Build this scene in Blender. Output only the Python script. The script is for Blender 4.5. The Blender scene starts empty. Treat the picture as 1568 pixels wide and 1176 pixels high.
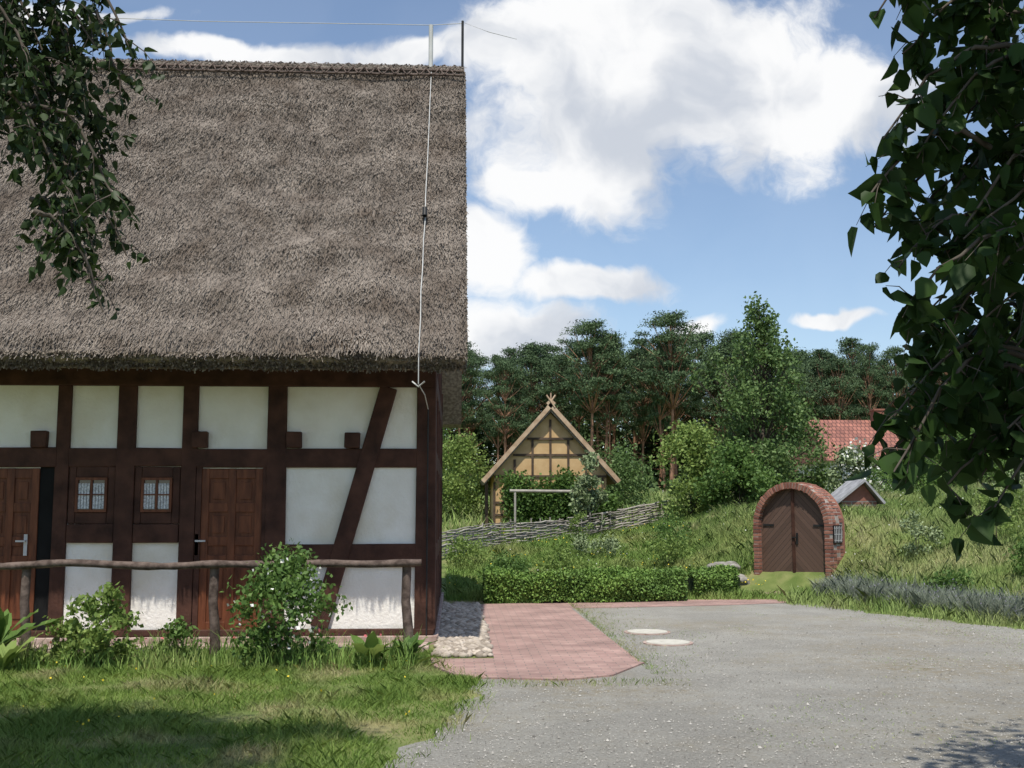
import bpy, math, numpy as np, bmesh
from mathutils import Vector, noise as mn
R = np.random.default_rng(7)
C = bpy.context.scene.collection
# ------------------------------------------------------------------ helpers
def empty(name, loc=(0,0,0)):
    o = bpy.data.objects.new(name, None); C.objects.link(o); o.location = loc; return o
def mk(name, V, F, mat, parent=None, smooth=False):
    V = np.asarray(V, dtype=np.float32).reshape(-1,3); F = np.asarray(F, dtype=np.int32)
    me = bpy.data.meshes.new(name); k = F.shape[1]
    me.vertices.add(len(V)); me.vertices.foreach_set("co", V.ravel())
    me.loops.add(F.size); me.loops.foreach_set("vertex_index", F.ravel())
    me.polygons.add(len(F)); me.polygons.foreach_set("loop_start", np.arange(0,F.size,k,dtype=np.int32))
    me.update(calc_edges=True); me.validate()
    if smooth: me.polygons.foreach_set("use_smooth", np.ones(len(F),dtype=bool))
    me.materials.append(mat)
    o = bpy.data.objects.new(name, me); C.objects.link(o)
    if parent: o.parent = parent
    return o
def mkpy(name, V, F, mat, parent=None, smooth=False):
    me = bpy.data.meshes.new(name); me.from_pydata([tuple(v) for v in V], [], [tuple(f) for f in F]); me.update()
    if smooth:
        for p in me.polygons: p.use_smooth = True
    me.materials.append(mat)
    o = bpy.data.objects.new(name, me); C.objects.link(o)
    if parent: o.parent = parent
    return o
BF = [(0,3,2,1),(4,5,6,7),(0,1,5,4),(1,2,6,5),(2,3,7,6),(3,0,4,7)]
class Boxes:
    def __init__(s): s.V=[]; s.F=[]
    def hexa(s, P):
        n=len(s.V); s.V += [tuple(p) for p in P]; s.F += [tuple(i+n for i in f) for f in BF]
    def box(s,x0,x1,y0,y1,z0,z1,j=0):
        P=[(x0,y0,z0),(x1,y0,z0),(x1,y1,z0),(x0,y1,z0),(x0,y0,z1),(x1,y0,z1),(x1,y1,z1),(x0,y1,z1)]
        if j: P=[tuple(np.array(p)+R.uniform(-j,j,3)) for p in P]
        s.hexa(P)
    def beam(s,p,q,w,d,side=(0,1,0)):
        p=np.array(p,float);q=np.array(q,float);t=(q-p)/np.linalg.norm(q-p);b=np.array(side,float)
        a=np.cross(t,b);a/=np.linalg.norm(a);b=np.cross(a,t)
        o=[-a*w/2-b*d/2, a*w/2-b*d/2, a*w/2+b*d/2, -a*w/2+b*d/2]
        s.hexa([p+k for k in o]+[q+k for k in o])
    def make(s,name,mat,parent=None,bevel=0):
        o=mkpy(name,s.V,s.F,mat,parent)
        if bevel:
            m=o.modifiers.new("bevel","BEVEL"); m.width=bevel; m.segments=2
        return o
class Tubes:
    def __init__(s,k=6): s.V=[]; s.F=[]; s.k=k
    def add(s,pts,rad):
        pts=np.array(pts,float); n0=len(s.V); k=s.k; n=len(pts)
        if np.isscalar(rad): rad=[rad]*n
        for i in range(n):
            t=pts[min(i+1,n-1)]-pts[max(i-1,0)]; t/= (np.linalg.norm(t)+1e-9)
            r=np.array([1,0,0]) if abs(t[0])<.8 else np.array([0,1,0])
            a=np.cross(t,r);a/=np.linalg.norm(a);b=np.cross(t,a)
            for j in range(k):
                th=2*math.pi*j/k; s.V.append(pts[i]+rad[i]*(a*math.cos(th)+b*math.sin(th)))
        for i in range(n-1):
            for j in range(k):
                s.F.append((n0+i*k+j,n0+i*k+(j+1)%k,n0+(i+1)*k+(j+1)%k,n0+(i+1)*k+j))
    def make(s,name,mat,parent=None): return mk(name,np.array(s.V),np.array(s.F),mat,parent,True)
def unit(v): return v/(np.linalg.norm(v,axis=-1,keepdims=True)+1e-9)
def leaves(c, L, W, down=0.0, shape=4):
    n=len(c); a=R.normal(size=(n,3)); a=unit(a); a[:,2]-=down; a=unit(a)
    b=unit(np.cross(a,R.normal(size=(n,3)))); nrm=np.cross(a,b)
    s=R.uniform(.65,1.25,(n,1)); L=L*s; W=W*s
    if shape==4:
        V=np.stack([c+a*L/2,c+b*W/2+nrm*W*.12,c-a*L/2,c-b*W/2+nrm*W*.12],1)
        return V.reshape(-1,3), np.arange(n*4).reshape(-1,4)
    prof=[(0,0),(.08,.40),(.36,.5),(.75,.26),(1.08,0),(.75,-.26),(.36,-.5),(.08,-.40)]
    V=np.stack([c+a*(L*l)+b*(W*w)+nrm*(W*(abs(w)*.35-.25*l*l)) for l,w in prof],1)
    F=np.arange(n*8).reshape(-1,8)
    return V.reshape(-1,3), np.concatenate([F[:,[0,1,2,3]],F[:,[0,3,4,5]],F[:,[0,5,6,7]]])
def blades(x,y,z,h,w,lean=.5):
    n=len(x); b=np.stack([x,y,z],1); th=R.uniform(0,6.283,n); d=np.stack([np.cos(th),np.sin(th),0*th],1)*(w/2)[:,None]
    l=np.stack([R.normal(size=n),R.normal(size=n),0*th],1)*(h*lean)[:,None]
    tip=b+l+np.stack([0*h,0*h,h],1); mid=b+l*.35+np.stack([0*h,0*h,h*.6],1)
    V=np.stack([b-d,b+d,mid+d*.7,tip,mid-d*.7],1).reshape(-1,3)
    return V,np.arange(n*5).reshape(-1,5)
def inblob(n):
    v=unit(R.normal(size=(n,3))); return v*(R.uniform(0,1,(n,1))**.45)
def soft(n):
    v=R.normal(size=(n,3))*.5; l=np.linalg.norm(v,axis=1,keepdims=True); return v/np.maximum(1,l/1.35)
def ss(a,b,x):
    t=np.clip((x-a)/(b-a),0,1); return t*t*(3-2*t)
# ------------------------------------------------------------------ materials
def nt_new(name):
    m=bpy.data.materials.new(name); m.use_nodes=True; nt=m.node_tree; return m,nt,nt.nodes["Principled BSDF"]
def N(nt,t,**kw):
    n=nt.nodes.new(t)
    for k,v in kw.items(): setattr(n,k,v)
    return n
def M(name,c1,c2,scale=5,rough=.85,bump=0,bscale=40,island=0,transl=0,stretch=(1,1,1),c3=None,contrast=.3,spec=.25,bdist=.01,s3=.5,t3=(.5,.68)):
    m,nt,b=nt_new(name); L=nt.links.new
    tc=N(nt,"ShaderNodeTexCoord"); mp=N(nt,"ShaderNodeMapping"); mp.inputs["Scale"].default_value=stretch
    L(tc.outputs["Object"],mp.inputs[0])
    no=N(nt,"ShaderNodeTexNoise"); no.inputs["Scale"].default_value=scale; no.inputs["Detail"].default_value=(1 if island else 6); L(mp.outputs[0],no.inputs[0])
    mr=N(nt,"ShaderNodeMapRange"); mr.inputs[1].default_value=.5-contrast/2; mr.inputs[2].default_value=.5+contrast/2; L(no.outputs[0],mr.inputs[0])
    fac=mr.outputs[0]
    if island:
        g=N(nt,"ShaderNodeNewGeometry"); mx=N(nt,"ShaderNodeMix"); mx.inputs[0].default_value=island
        L(fac,mx.inputs[2]); L(g.outputs["Random Per Island"],mx.inputs[3]); fac=mx.outputs[0]
    cm=N(nt,"ShaderNodeMix",data_type='RGBA'); L(fac,cm.inputs[0]); cm.inputs[6].default_value=(*c1,1); cm.inputs[7].default_value=(*c2,1)
    col=cm.outputs[2]
    if c3:
        n3=N(nt,"ShaderNodeTexNoise"); n3.inputs["Scale"].default_value=s3; n3.inputs["Detail"].default_value=(3 if island else 5); L(tc.outputs["Object"],n3.inputs[0])
        m3=N(nt,"ShaderNodeMapRange"); m3.inputs[1].default_value=t3[0]; m3.inputs[2].default_value=t3[1]; L(n3.outputs[0],m3.inputs[0])
        c=N(nt,"ShaderNodeMix",data_type='RGBA'); L(m3.outputs[0],c.inputs[0]); L(col,c.inputs[6]); c.inputs[7].default_value=(*c3,1); col=c.outputs[2]
    L(col,b.inputs["Base Color"]); b.inputs["Roughness"].default_value=rough; b.inputs["Specular IOR Level"].default_value=spec
    if bump:
        nb=N(nt,"ShaderNodeTexNoise"); nb.inputs["Scale"].default_value=bscale; nb.inputs["Detail"].default_value=4; L(mp.outputs[0],nb.inputs[0])
        bp=N(nt,"ShaderNodeBump"); bp.inputs["Strength"].default_value=bump; bp.inputs["Distance"].default_value=bdist; L(nb.outputs[0],bp.inputs["Height"]); L(bp.outputs[0],b.inputs["Normal"])
    if transl:
        t=N(nt,"ShaderNodeBsdfTranslucent"); ms=N(nt,"ShaderNodeMixShader"); ms.inputs[0].default_value=transl
        hs=N(nt,"ShaderNodeHueSaturation"); hs.inputs["Value"].default_value=1.6; hs.inputs["Hue"].default_value=.485; L(col,hs.inputs["Color"]); L(hs.outputs[0],t.inputs[0])
        L(b.outputs[0],ms.inputs[1]); L(t.outputs[0],ms.inputs[2]); L(ms.outputs[0],nt.nodes["Material Output"].inputs[0])
    return m
def brickmat(name,c1,c2,mo,w,h,ms=.012,rot=0,plane='xy'):
    m,nt,b=nt_new(name); L=nt.links.new
    tc=N(nt,"ShaderNodeTexCoord"); mp=N(nt,"ShaderNodeMapping"); L(tc.outputs["Object"],mp.inputs[0])
    mp.inputs["Rotation"].default_value=(0 if plane=='xy' else math.radians(-90),0,rot)
    br=N(nt,"ShaderNodeTexBrick"); br.inputs["Scale"].default_value=1; br.inputs["Brick Width"].default_value=w; br.inputs["Row Height"].default_value=h
    br.inputs["Mortar Size"].default_value=ms; br.inputs["Color1"].default_value=(*c1,1); br.inputs["Color2"].default_value=(*c2,1); br.inputs["Mortar"].default_value=(*mo,1)
    L(mp.outputs[0],br.inputs[0])
    no=N(nt,"ShaderNodeTexNoise"); no.inputs["Scale"].default_value=1.6; no.inputs["Detail"].default_value=9; no.inputs["Roughness"].default_value=.65; L(tc.outputs["Object"],no.inputs[0])
    mr=N(nt,"ShaderNodeMapRange"); mr.inputs[1].default_value=.25; mr.inputs[2].default_value=.75; mr.inputs[3].default_value=.55; mr.inputs[4].default_value=1.45; L(no.outputs[0],mr.inputs[0])
    mm=N(nt,"ShaderNodeMix",data_type='RGBA',blend_type='MULTIPLY'); mm.inputs[0].default_value=1; L(br.outputs[0],mm.inputs[6]); L(mr.outputs[0],mm.inputs[7])
    L(mm.outputs[2],b.inputs["Base Color"]); b.inputs["Roughness"].default_value=.9
    bp=N(nt,"ShaderNodeBump"); bp.inputs["Strength"].default_value=.5; bp.inputs["Distance"].default_value=.01; bp.invert=True
    L(br.outputs["Fac"],bp.inputs["Height"]); L(bp.outputs[0],b.inputs["Normal"])
    return m
m_timber=M("old_timber",(.030,.013,.009),(.095,.042,.028),5,.75,.6,25,stretch=(1,1,1),contrast=.5)
m_rail=M("weathered_rail",(.06,.042,.034),(.16,.12,.10),12,.85,.6,40)
m_plaster=M("lime_plaster",(.78,.75,.69),(.85,.83,.78),2.5,.9,.45,30,c3=(.70,.655,.56),s3=1.2,bdist=.02)
m_door=M("brown_door_wood",(.085,.028,.013),(.17,.058,.026),5,.5,.3,30,stretch=(4,4,.6))
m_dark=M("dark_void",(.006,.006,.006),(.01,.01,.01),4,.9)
m_metal=M("steel",(.45,.45,.45),(.6,.6,.6),4,.3)
m_blackmetal=M("black_metal",(.015,.015,.015),(.03,.03,.03),4,.5)
m_cable=M("grey_cable",(.45,.45,.43),(.55,.55,.53),4,.5)
m_lace=M("lace_curtain",(.35,.36,.38),(.75,.76,.78),60,.9,contrast=.3)
m_thatchbase=M("thatch_base",(.10,.081,.066),(.21,.178,.15),3,.95,.8,60,c3=(.08,.062,.047),stretch=(1.5,1,1),s3=1.5)
m_straw=M("thatch_straw",(.10,.083,.068),(.315,.272,.23),2.2,.9,island=.5,contrast=.4,c3=(.105,.080,.06),s3=1.7,t3=(.47,.72))
m_strawedge=M("thatch_ends",(.08,.06,.045),(.36,.31,.25),20,.95,.8,120,island=.5)
m_stone=M("plinth_stone",(.30,.20,.17),(.48,.38,.33),8,.9,.5,40)
m_pebble=M("pebbles",(.20,.165,.13),(.55,.48,.40),9,.8,island=.8)
m_ground=M("ground_soil_grass",(.09,.13,.03),(.16,.19,.06),3,.95,.8,30,c3=(.24,.22,.10),s3=.8)
m_paver=brickmat("red_pavers",(.36,.235,.20),(.30,.185,.16),(.21,.16,.14),.21,.105,.006)
m_brick=M("red_brick",(.15,.055,.04),(.36,.17,.12),7,.9,.4,60,island=.75)
m_mortar=M("mortar",(.25,.21,.18),(.38,.34,.30),12,.95,.3,80)
m_grass=M("grass_near",(.10,.18,.03),(.24,.33,.08),1.6,.7,island=.5,transl=.25,c3=(.40,.36,.19),s3=1.1,t3=(.51,.68))
m_grassg=M("grass_garden",(.10,.19,.035),(.25,.36,.09),1.2,.7,island=.5,c3=(.31,.34,.12),s3=.5)
m_grassm=M("grass_mound",(.13,.21,.05),(.31,.39,.13),1.0,.75,island=.5,c3=(.40,.39,.19),s3=.7,t3=(.52,.7))
m_lav=M("lavender_leaf",(.17,.20,.145),(.34,.38,.29),2,.8,island=.6)
m_linden=M("linden_leaf",(.012,.028,.008),(.045,.09,.02),2,.5,island=.8,transl=.30,spec=.15)
m_birch=M("birch_leaf",(.014,.026,.008),(.04,.07,.02),2,.5,island=.8,transl=.2,spec=.2)
m_shrub=M("shrub_leaf",(.045,.10,.022),(.14,.23,.055),2,.6,island=.7,transl=.25)
m_shrubl=M("light_shrub_leaf",(.10,.17,.035),(.25,.33,.09),2,.6,island=.7,transl=.25)
m_silver=M("silver_leaf",(.13,.18,.08),(.28,.34,.18),2,.6,island=.7)
m_box=M("box_hedge_leaf",(.06,.13,.025),(.22,.34,.07),3,.6,island=.7,c3=(.11,.19,.045),s3=1.5)
m_pear=M("pear_leaf",(.05,.10,.025),(.16,.24,.08),1,.55,island=.7,transl=.2)
m_under=M("undergrowth_leaf",(.030,.06,.02),(.10,.155,.05),1,.7,island=.7)
m_pine=M("pine_needles",(.030,.062,.030),(.115,.17,.075),.5,.75,island=.6)  # needle colour lightened and slightly blued to paint in distance haze
m_pinebark=M("pine_bark",(.18,.10,.065),(.38,.21,.13),2,.9)
m_bark=M("bark",(.05,.04,.03),(.12,.10,.08),8,.9,.5,30)
m_white=M("white_petal",(.6,.6,.55),(.75,.75,.7),5,.7); m_yellow=M("yellow_petal",(.6,.45,.03),(.75,.6,.06),5,.7)
m_red=M("pink_petal",(.4,.06,.08),(.6,.2,.2),5,.7); m_purple=M("lavender_bloom",(.20,.18,.25),(.29,.26,.36),5,.8,island=.5)
m_wattle=M("wattle_rods",(.15,.13,.11),(.44,.41,.36),8,.9,island=.7)
m_ochre=M("ochre_panel",(.50,.33,.16),(.60,.42,.22),3,.9)
m_shedt=M("shed_timber",(.06,.042,.03),(.12,.085,.06),5,.9)
m_barge=M("barge_board",(.36,.24,.15),(.52,.39,.27),5,.8)
m_tile=brickmat("red_roof_tiles",(.34,.14,.10),(.24,.10,.075),(.12,.05,.04),.24,.32,.03)
m_greyroof=M("grey_roofing",(.22,.22,.23),(.36,.36,.37),5,.7)
m_conc=M("concrete_cover",(.44,.42,.36),(.54,.52,.46),12,.9,.3,60)
m_glass=M("window_glass",(.02,.025,.03),(.03,.035,.04),2,.1,spec=.8)
m_gravel,nt,bs=nt_new("gravel"); L=nt.links.new
tc=N(nt,"ShaderNodeTexCoord")
def nz(scale,detail,lo,hi,rough=.6):
    n=N(nt,"ShaderNodeTexNoise"); n.inputs["Scale"].default_value=scale; n.inputs["Detail"].default_value=detail; n.inputs["Roughness"].default_value=rough; L(tc.outputs["Object"],n.inputs[0])
    r=N(nt,"ShaderNodeMapRange"); r.inputs[1].default_value=lo; r.inputs[2].default_value=hi; L(n.outputs[0],r.inputs[0]); return r.outputs[0],n.outputs[0]
def mixc(f,a,b):
    c=N(nt,"ShaderNodeMix",data_type='RGBA'); L(f,c.inputs[0])
    for s,v in ((6,a),(7,b)):
        if isinstance(v,tuple): c.inputs[s].default_value=(*v,1)
        else: L(v,c.inputs[s])
    return c.outputs[2]
f1,h1=nz(42,8,.36,.64,.85); f2,_=nz(.9,8,.42,.66,.7); f3,_=nz(.28,6,.47,.64,.7); f4,_=nz(9,5,.35,.65,.7)
col=mixc(f1,(.13,.123,.105),(.40,.385,.34)); col=mixc(f4,col,mixc(f1,(.20,.19,.165),(.34,.325,.29)))
col=mixc(f2,col,mixc(f1,(.25,.238,.205),(.44,.425,.38)))
mu_=N(nt,"ShaderNodeMath",operation='MULTIPLY'); L(f3,mu_.inputs[0]); L(f4,mu_.inputs[1]); col=mixc(mu_.outputs[0],col,(.24,.20,.125))
L(col,bs.inputs["Base Color"]); bs.inputs["Roughness"].default_value=.95
bp=N(nt,"ShaderNodeBump"); bp.inputs["Strength"].default_value=1; bp.inputs["Distance"].default_value=.02; L(h1,bp.inputs["Height"]); L(bp.outputs[0],bs.inputs["Normal"])
# ------------------------------------------------------------------ terrain
def gh(X,Y):
    X=np.asarray(X,float);Y=np.asarray(Y,float)
    b=np.interp(Y,[-80,19.5,22,26,28,30,32,36,50,75,400],[0,0,.1,.44,.62,.78,.9,1.05,1.7,2.2,2.6])
    d=(X-5.6)*.9+(Y-19)*.44
    m=1.2*ss(0,6,d)*ss(3.5,9,X)*(1-ss(27,36,Y)*.8)+.35*ss(3,9,d)*ss(10,15,X)*(1-ss(27,36,Y))
    m=m+.45*np.exp(-(((X-7.9)/1.0)**2+((Y-23.0)/1.0)**2))
    flat=np.exp(-((((X-6.1)*.7+(Y-21.3)*.7)/.9)**4+(((X-6.1)*-.7+(Y-21.3)*.7)/1.2)**4))
    return (b+m)*(1-flat)
gx=np.unique(np.concatenate([np.linspace(-300,-20,12),np.arange(-20,22,.4),np.linspace(22,90,30),np.linspace(90,400,8)]))
gy=np.unique(np.concatenate([np.linspace(-100,0,8),np.arange(0,40,.4),np.linspace(40,110,30),np.linspace(110,600,10)]))
XX,YY=np.meshgrid(gx,gy); ZZ=gh(XX,YY)
nzz=np.vectorize(lambda x,y: mn.noise((x*.8,y*.8,0)))(XX,YY)
ZZ=ZZ+nzz*.05*(ZZ>.15)
nx,ny=len(gx),len(gy); idx=np.arange(nx*ny).reshape(ny,nx)
F=np.stack([idx[:-1,:-1],idx[:-1,1:],idx[1:,1:],idx[1:,:-1]],-1).reshape(-1,4)
mk("ground",np.stack([XX,YY,ZZ],-1),F,m_ground,None,True)
def sheet(name,pts,z,mat,jit=.0,step=.12):
    out=[]
    for i in range(len(pts)):
        p=np.array(pts[i],float);q=np.array(pts[(i+1)%len(pts)],float); n=max(1,int(np.linalg.norm(q-p)/step))
        for k in range(n):
            t=k/n; r=p*(1-t)+q*t
            if jit:
                for f_,a_ in ((2.1,1),(6,.35)): r=r+np.array([mn.noise((r[0]*f_,r[1]*f_,3)),mn.noise((r[0]*f_,r[1]*f_,9))])*jit*a_
            out.append((r[0],r[1],z))
    return mkpy(name,out,[list(range(len(out)))],mat)
sheet("gravel_yard",[(-4,-12),(-2.2,0),(-1.0,5),(-.5,7.0),(-.02,8.65),(.2,10.2),(.4,11.2),(.6,19.0),(5.6,19.9),(6.0,18.9),(6.5,17),(7.5,14.9),(8.8,11.5),(11,7),(14,0),(15,-12)],.004,m_gravel,.22)
sheet("brick_path",[(-.22,12.15),(-.2,11.6),(.0,11.05),(.27,10.75),(1.05,10.6),(1.5,10.85),(1.95,11.7),(1.88,18.05),(4.4,18.5),(5.9,19.0),(6.9,20.6),(6.3,21.6),(5.5,20.9),(5.1,20.0),(.43,18.95),(.43,12.15)],.008,m_paver,0)
k=Boxes()
ed=[(-.22,12.15),(-.2,11.6),(.0,11.05),(.27,10.75),(1.05,10.6),(1.5,10.85),(1.95,11.7)]
for i in range(len(ed)-1):
    k.beam((*ed[i],.004),(*ed[i+1],.004),.06,.03,(0,0,1))
k.make("path_edging",m_paver)
n=1300
px=R.uniform(-.2,.40,n);py=R.uniform(12.25,18.8,n)
bm=bmesh.new()
for i in range(n):
    r=R.uniform(.025,.075)
    res=bmesh.ops.create_icosphere(bm,subdivisions=1,radius=r)
    s=R.uniform(.7,1.3,3)
    for v in res['verts']: v.co=Vector((v.co.x*s[0]+px[i],v.co.y*s[1]+py[i],v.co.z*.7+.02))
me=bpy.data.meshes.new("pebble_strip");bm.to_mesh(me);bm.free();me.materials.append(m_pebble)
for p in me.polygons:p.use_smooth=True
C.objects.link(bpy.data.objects.new("pebble_strip",me))
n=30000; x=R.uniform(-.5,8,n); y=6.3+R.uniform(0,1,n)**1.6*9; ok=(x>np.interp(y,[6,7,8.65,10.2,11],[-.6,-.44,.0,.25,.4])+.0); ok&=~((y>10.6)&(x<2)); ok&=(x<np.interp(y,[6,15,19],[9,7.3,5.7])); x=x[ok];y=y[ok]
c=np.stack([x,y,0*x+.009],1);r=(R.uniform(.003,.008,len(x))+(R.uniform(size=len(x))<.03)*.008)[:,None]
o=np.array([[1,0,0],[0,1,0],[-1,0,0],[0,-1,0],[0,0,1]])
V=(c[:,None,:]+o[None]*r[:,:,None]*R.uniform(.6,1.3,(len(x),5,1))).reshape(-1,3); b=np.arange(len(x))[:,None]*5
F=np.concatenate([b+np.array([[0,1,4]]),b+np.array([[1,2,4]]),b+np.array([[2,3,4]]),b+np.array([[3,0,4]])])
mk("gravel_stones",V,F,M("gravel_chip",(.12,.113,.10),(.44,.42,.38),9,.9,island=.9))
for i,(x,y) in enumerate([(2.5,14.55),(2.55,13.4)]):
    e=empty("manhole_cover" if i==0 else "manhole_cover.001")
    for nm,r,z0,z1,mt in (("ring",.30,.0,.016,m_stone),("lid",.26,.0,.024,m_conc)):
        K=40;V=[(x+r*math.cos(2*math.pi*j/K),y+r*math.sin(2*math.pi*j/K),z) for z in (z0,z1) for j in range(K)]
        F=[[K+j for j in range(K)]]+[(j,(j+1)%K,K+(j+1)%K,K+j) for j in range(K)]
        mkpy(nm,V,F,mt,e)
# ------------------------------------------------------------------ half-timbered house
H=empty("half_timbered_thatched_house")
XR=-.24; YF=13.5; YB=20.5; XL=-14
def X(px): return -.234-(667-px)*.0077
w=Boxes(); w.box(XL,XR-.02,YF+.05,YF+.25,.14,3.1); w.box(XL,XR-.02,YB-.25,YB-.03,.14,3.1)
w.make("plaster_wall",m_plaster,H)
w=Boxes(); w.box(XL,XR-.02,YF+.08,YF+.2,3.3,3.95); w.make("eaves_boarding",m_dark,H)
def gable(x0,x1):
    pr=[(YF+.03,.14),(YB-.03,.14),(YB-.03,3.7),(17,7.75),(YF+.03,3.7)]
    V=[(x,y,z) for x in (x0,x1) for y,z in pr]
    F=[(0,1,2,3,4),(9,8,7,6,5)]+[(i,(i+1)%5,5+(i+1)%5,5+i) for i in range(5)]
    return V,F
V,F=gable(XR-.2,XR-.02); mkpy("gable_plaster",V,F,m_plaster,H)
t=Boxes(); y0,y1=YF,YF+.16
def post(a,b,z0=.16,z1=3.08): t.box(X(a),X(b),y0+R.uniform(-.004,.004),y1,z0,z1,.011)
for a,b in [(79,101),(172,201),(271,296),(404,434),(636,668),(-140,-112),(-250,-225),(-380,-355),(-520,-495),(-660,-635),(-800,-775),(-60,-30)]: post(a,b)
t.box(XL,XR+.005,YF-.02,YF+.2,3.075,3.30,.004)
cut=[(X(-1750),X(-140)),(X(-112),X(-60)),(X(-30),X(79)),(X(101),X(172)),(X(201),X(271)),(X(296),X(404)),(X(434),X(636))]
for a,b in cut: t.box(a-.02,b+.02,y0+.006,y1,2.10+R.uniform(-.01,.01),2.32+R.uniform(-.015,.01),.008)
t.box(X(434)-.02,X(636)+.02,y0+.004,y1,.91,1.18,.008)
t.box(XL,X(-140),y0+.004,y1,.91,1.18,.005)
t.box(XL,XR,YF-.01,y1+.05,.10,.18,.004)
t.box(X(101),X(172),y0+.004,y1,1.20,1.42,.004);t.box(X(201),X(271),y0+.004,y1,1.20,1.42,.004)
for a,b in ((101,172),(201,271)):
    t.box(X(a),X(a+11),y0+.02,y1,1.42,2.10);t.box(X(b-12),X(b),y0+.02,y1,1.42,2.10)
    t.box(X(a+11),X(b-12),y0+.02,y1,1.97,2.10);t.box(X(a+11),X(b-12),y0+.02,y1,1.42,1.56)
t.beam((X(592),YF+.07,3.07),(X(489),YF+.07,.2),.21,.165)
for a in (42,288,433,524): t.box(X(a),X(a+24),YF-.05,YF+.1,2.33,2.52,.006)
gx0,gx1=XR-.15,XR+.012
for yy in (15.0,16.6,18.2,YB-.24): t.box(gx0,gx1,yy,yy+.2,.18,3.05,.005)
for z0,z1 in ((.10,.18),(.93,1.15),(2.1,2.32),(3.05,3.28)): t.box(gx0,gx1-.004,YF+.17,YB,z0,z1)
for z in (4.4,5.6):
    hw=(7.7-z)/4.1*3.47; t.box(gx0,gx1,17-hw,17+hw,z,z+.2)
for yy in (15.2,16.9,18.6):
    t.box(gx0,gx1-.003,yy,yy+.18,3.28,7.6-abs(yy+.09-17)*1.15)
for yy in (YF,YB-.2): t.box(gx0,gx1,yy,yy+.2,3.3,3.7)
t.make("timber_frame",m_timber,H,.012)
p=Boxes(); p.box(XL,XR+.04,YF-.05,YF+.12,-.05,.10,.004); p.box(XR-.1,XR+.05,YF+.12,YB,-.05,.095); p.make("stone_plinth",m_stone,H,.01)
p=Boxes()
for i in range(60):
    x0=XR-.1-i*.24; p.box(x0-.23,x0,12.72+R.uniform(-.03,.03),13.0,-.05,.045+R.uniform(0,.02),.01)
p.box(XL,XR-.05,13.0,13.44,-.05,.03); p.make("wall_paving",m_stone,H,.01)
for i,(a,b) in enumerate(((112,160),(212,259))):
    xa,xb=X(a),X(b); z0,z1=1.56,1.97; f=Boxes(); g=.03
    f.box(xa,xb,YF+.0,YF+.05,z0,z0+g);f.box(xa,xb,YF,YF+.05,z1-g,z1);f.box(xa,xa+g,YF+.002,YF+.05,z0+g,z1-g);f.box(xb-g,xb,YF+.002,YF+.05,z0+g,z1-g)
    xm=(xa+xb)/2; f.box(xm-.012,xm+.012,YF+.005,YF+.04,z0+g,z1-g); f.box(xa+g,xb-g,YF+.008,YF+.038,z0+.2,z0+.215)
    f.make("window_frame",m_door,H)
    c=Boxes(); c.box(xa+g,xb-g,YF+.030,YF+.034,z0+g,z1-g); c.make("window_glass",m_glass,H)
    c=Boxes()
    for q in range(9):
        xx=xa+g+(xb-xa-2*g)*q/9
        if q in(4,): continue
        c.box(xx,xx+(xb-xa-2*g)/9*.8,YF+.022,YF+.026,z0+g+.01,z1-g-.04)
    c.make("lace_curtain",m_lace,H)
def door(a,b,hx,z0=.16,z1=2.08):
    xa,xb=X(a),X(b); d=Boxes(); yb=YF+.055; w=xb-xa
    d.box(xa,xb,yb-.01,yb+.03,z0,z1)
    s=.09
    for x0 in (xa,xb-s,xa+w/2-s/2): d.box(x0,x0+s,yb-.03,yb-.008,z0,z1)
    for zz in (z0,z0+.78,z0+1.0,z0+1.4,z1-.12):
        for x0,x1 in ((xa+s,xa+w/2-s/2),(xa+w/2+s/2,xb-s)): d.box(x0,x1,yb-.028,yb-.008,zz,zz+.11)
    for x0,x1 in ((xa+s,xa+w/2-s/2),(xa+w/2+s/2,xb-s)):
        for za,zb in ((z0+.11,z0+.78),(z0+1.11,z0+1.4),(z0+1.51,z1-.12)):
            d.box(x0+.04,x1-.04,yb-.02,yb-.005,za+.04,zb-.04)
    d.make("door_leaf",m_door,H,.006)
    h=Boxes(); xx=X(hx); h.box(xx-.02,xx+.02,yb-.045,yb-.03,1.05,1.3); h.box(xx-.01 if hx>200 else xx-.1,xx+.11 if hx>200 else xx+.01,yb-.09,yb-.07,1.21,1.23); h.box(xx-.01,xx+.01,yb-.08,yb-.03,1.21,1.23)
    h.make("door_handle",m_metal,H)
door(304,398,299); door(-30,56,40)
d=Boxes(); d.box(X(56),X(79),YF+.045,YF+.05,.16,2.1); d.make("door_gap_dark_strip",m_dark,H)  # near-black strip paints the darkness of the gap beside the left door
d=Boxes(); d.box(X(398),X(404),YF+.01,YF+.1,.16,2.1); d.box(X(296),X(304),YF+.01,YF+.1,.16,2.1); d.make("door_jamb",m_timber,H)
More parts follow.
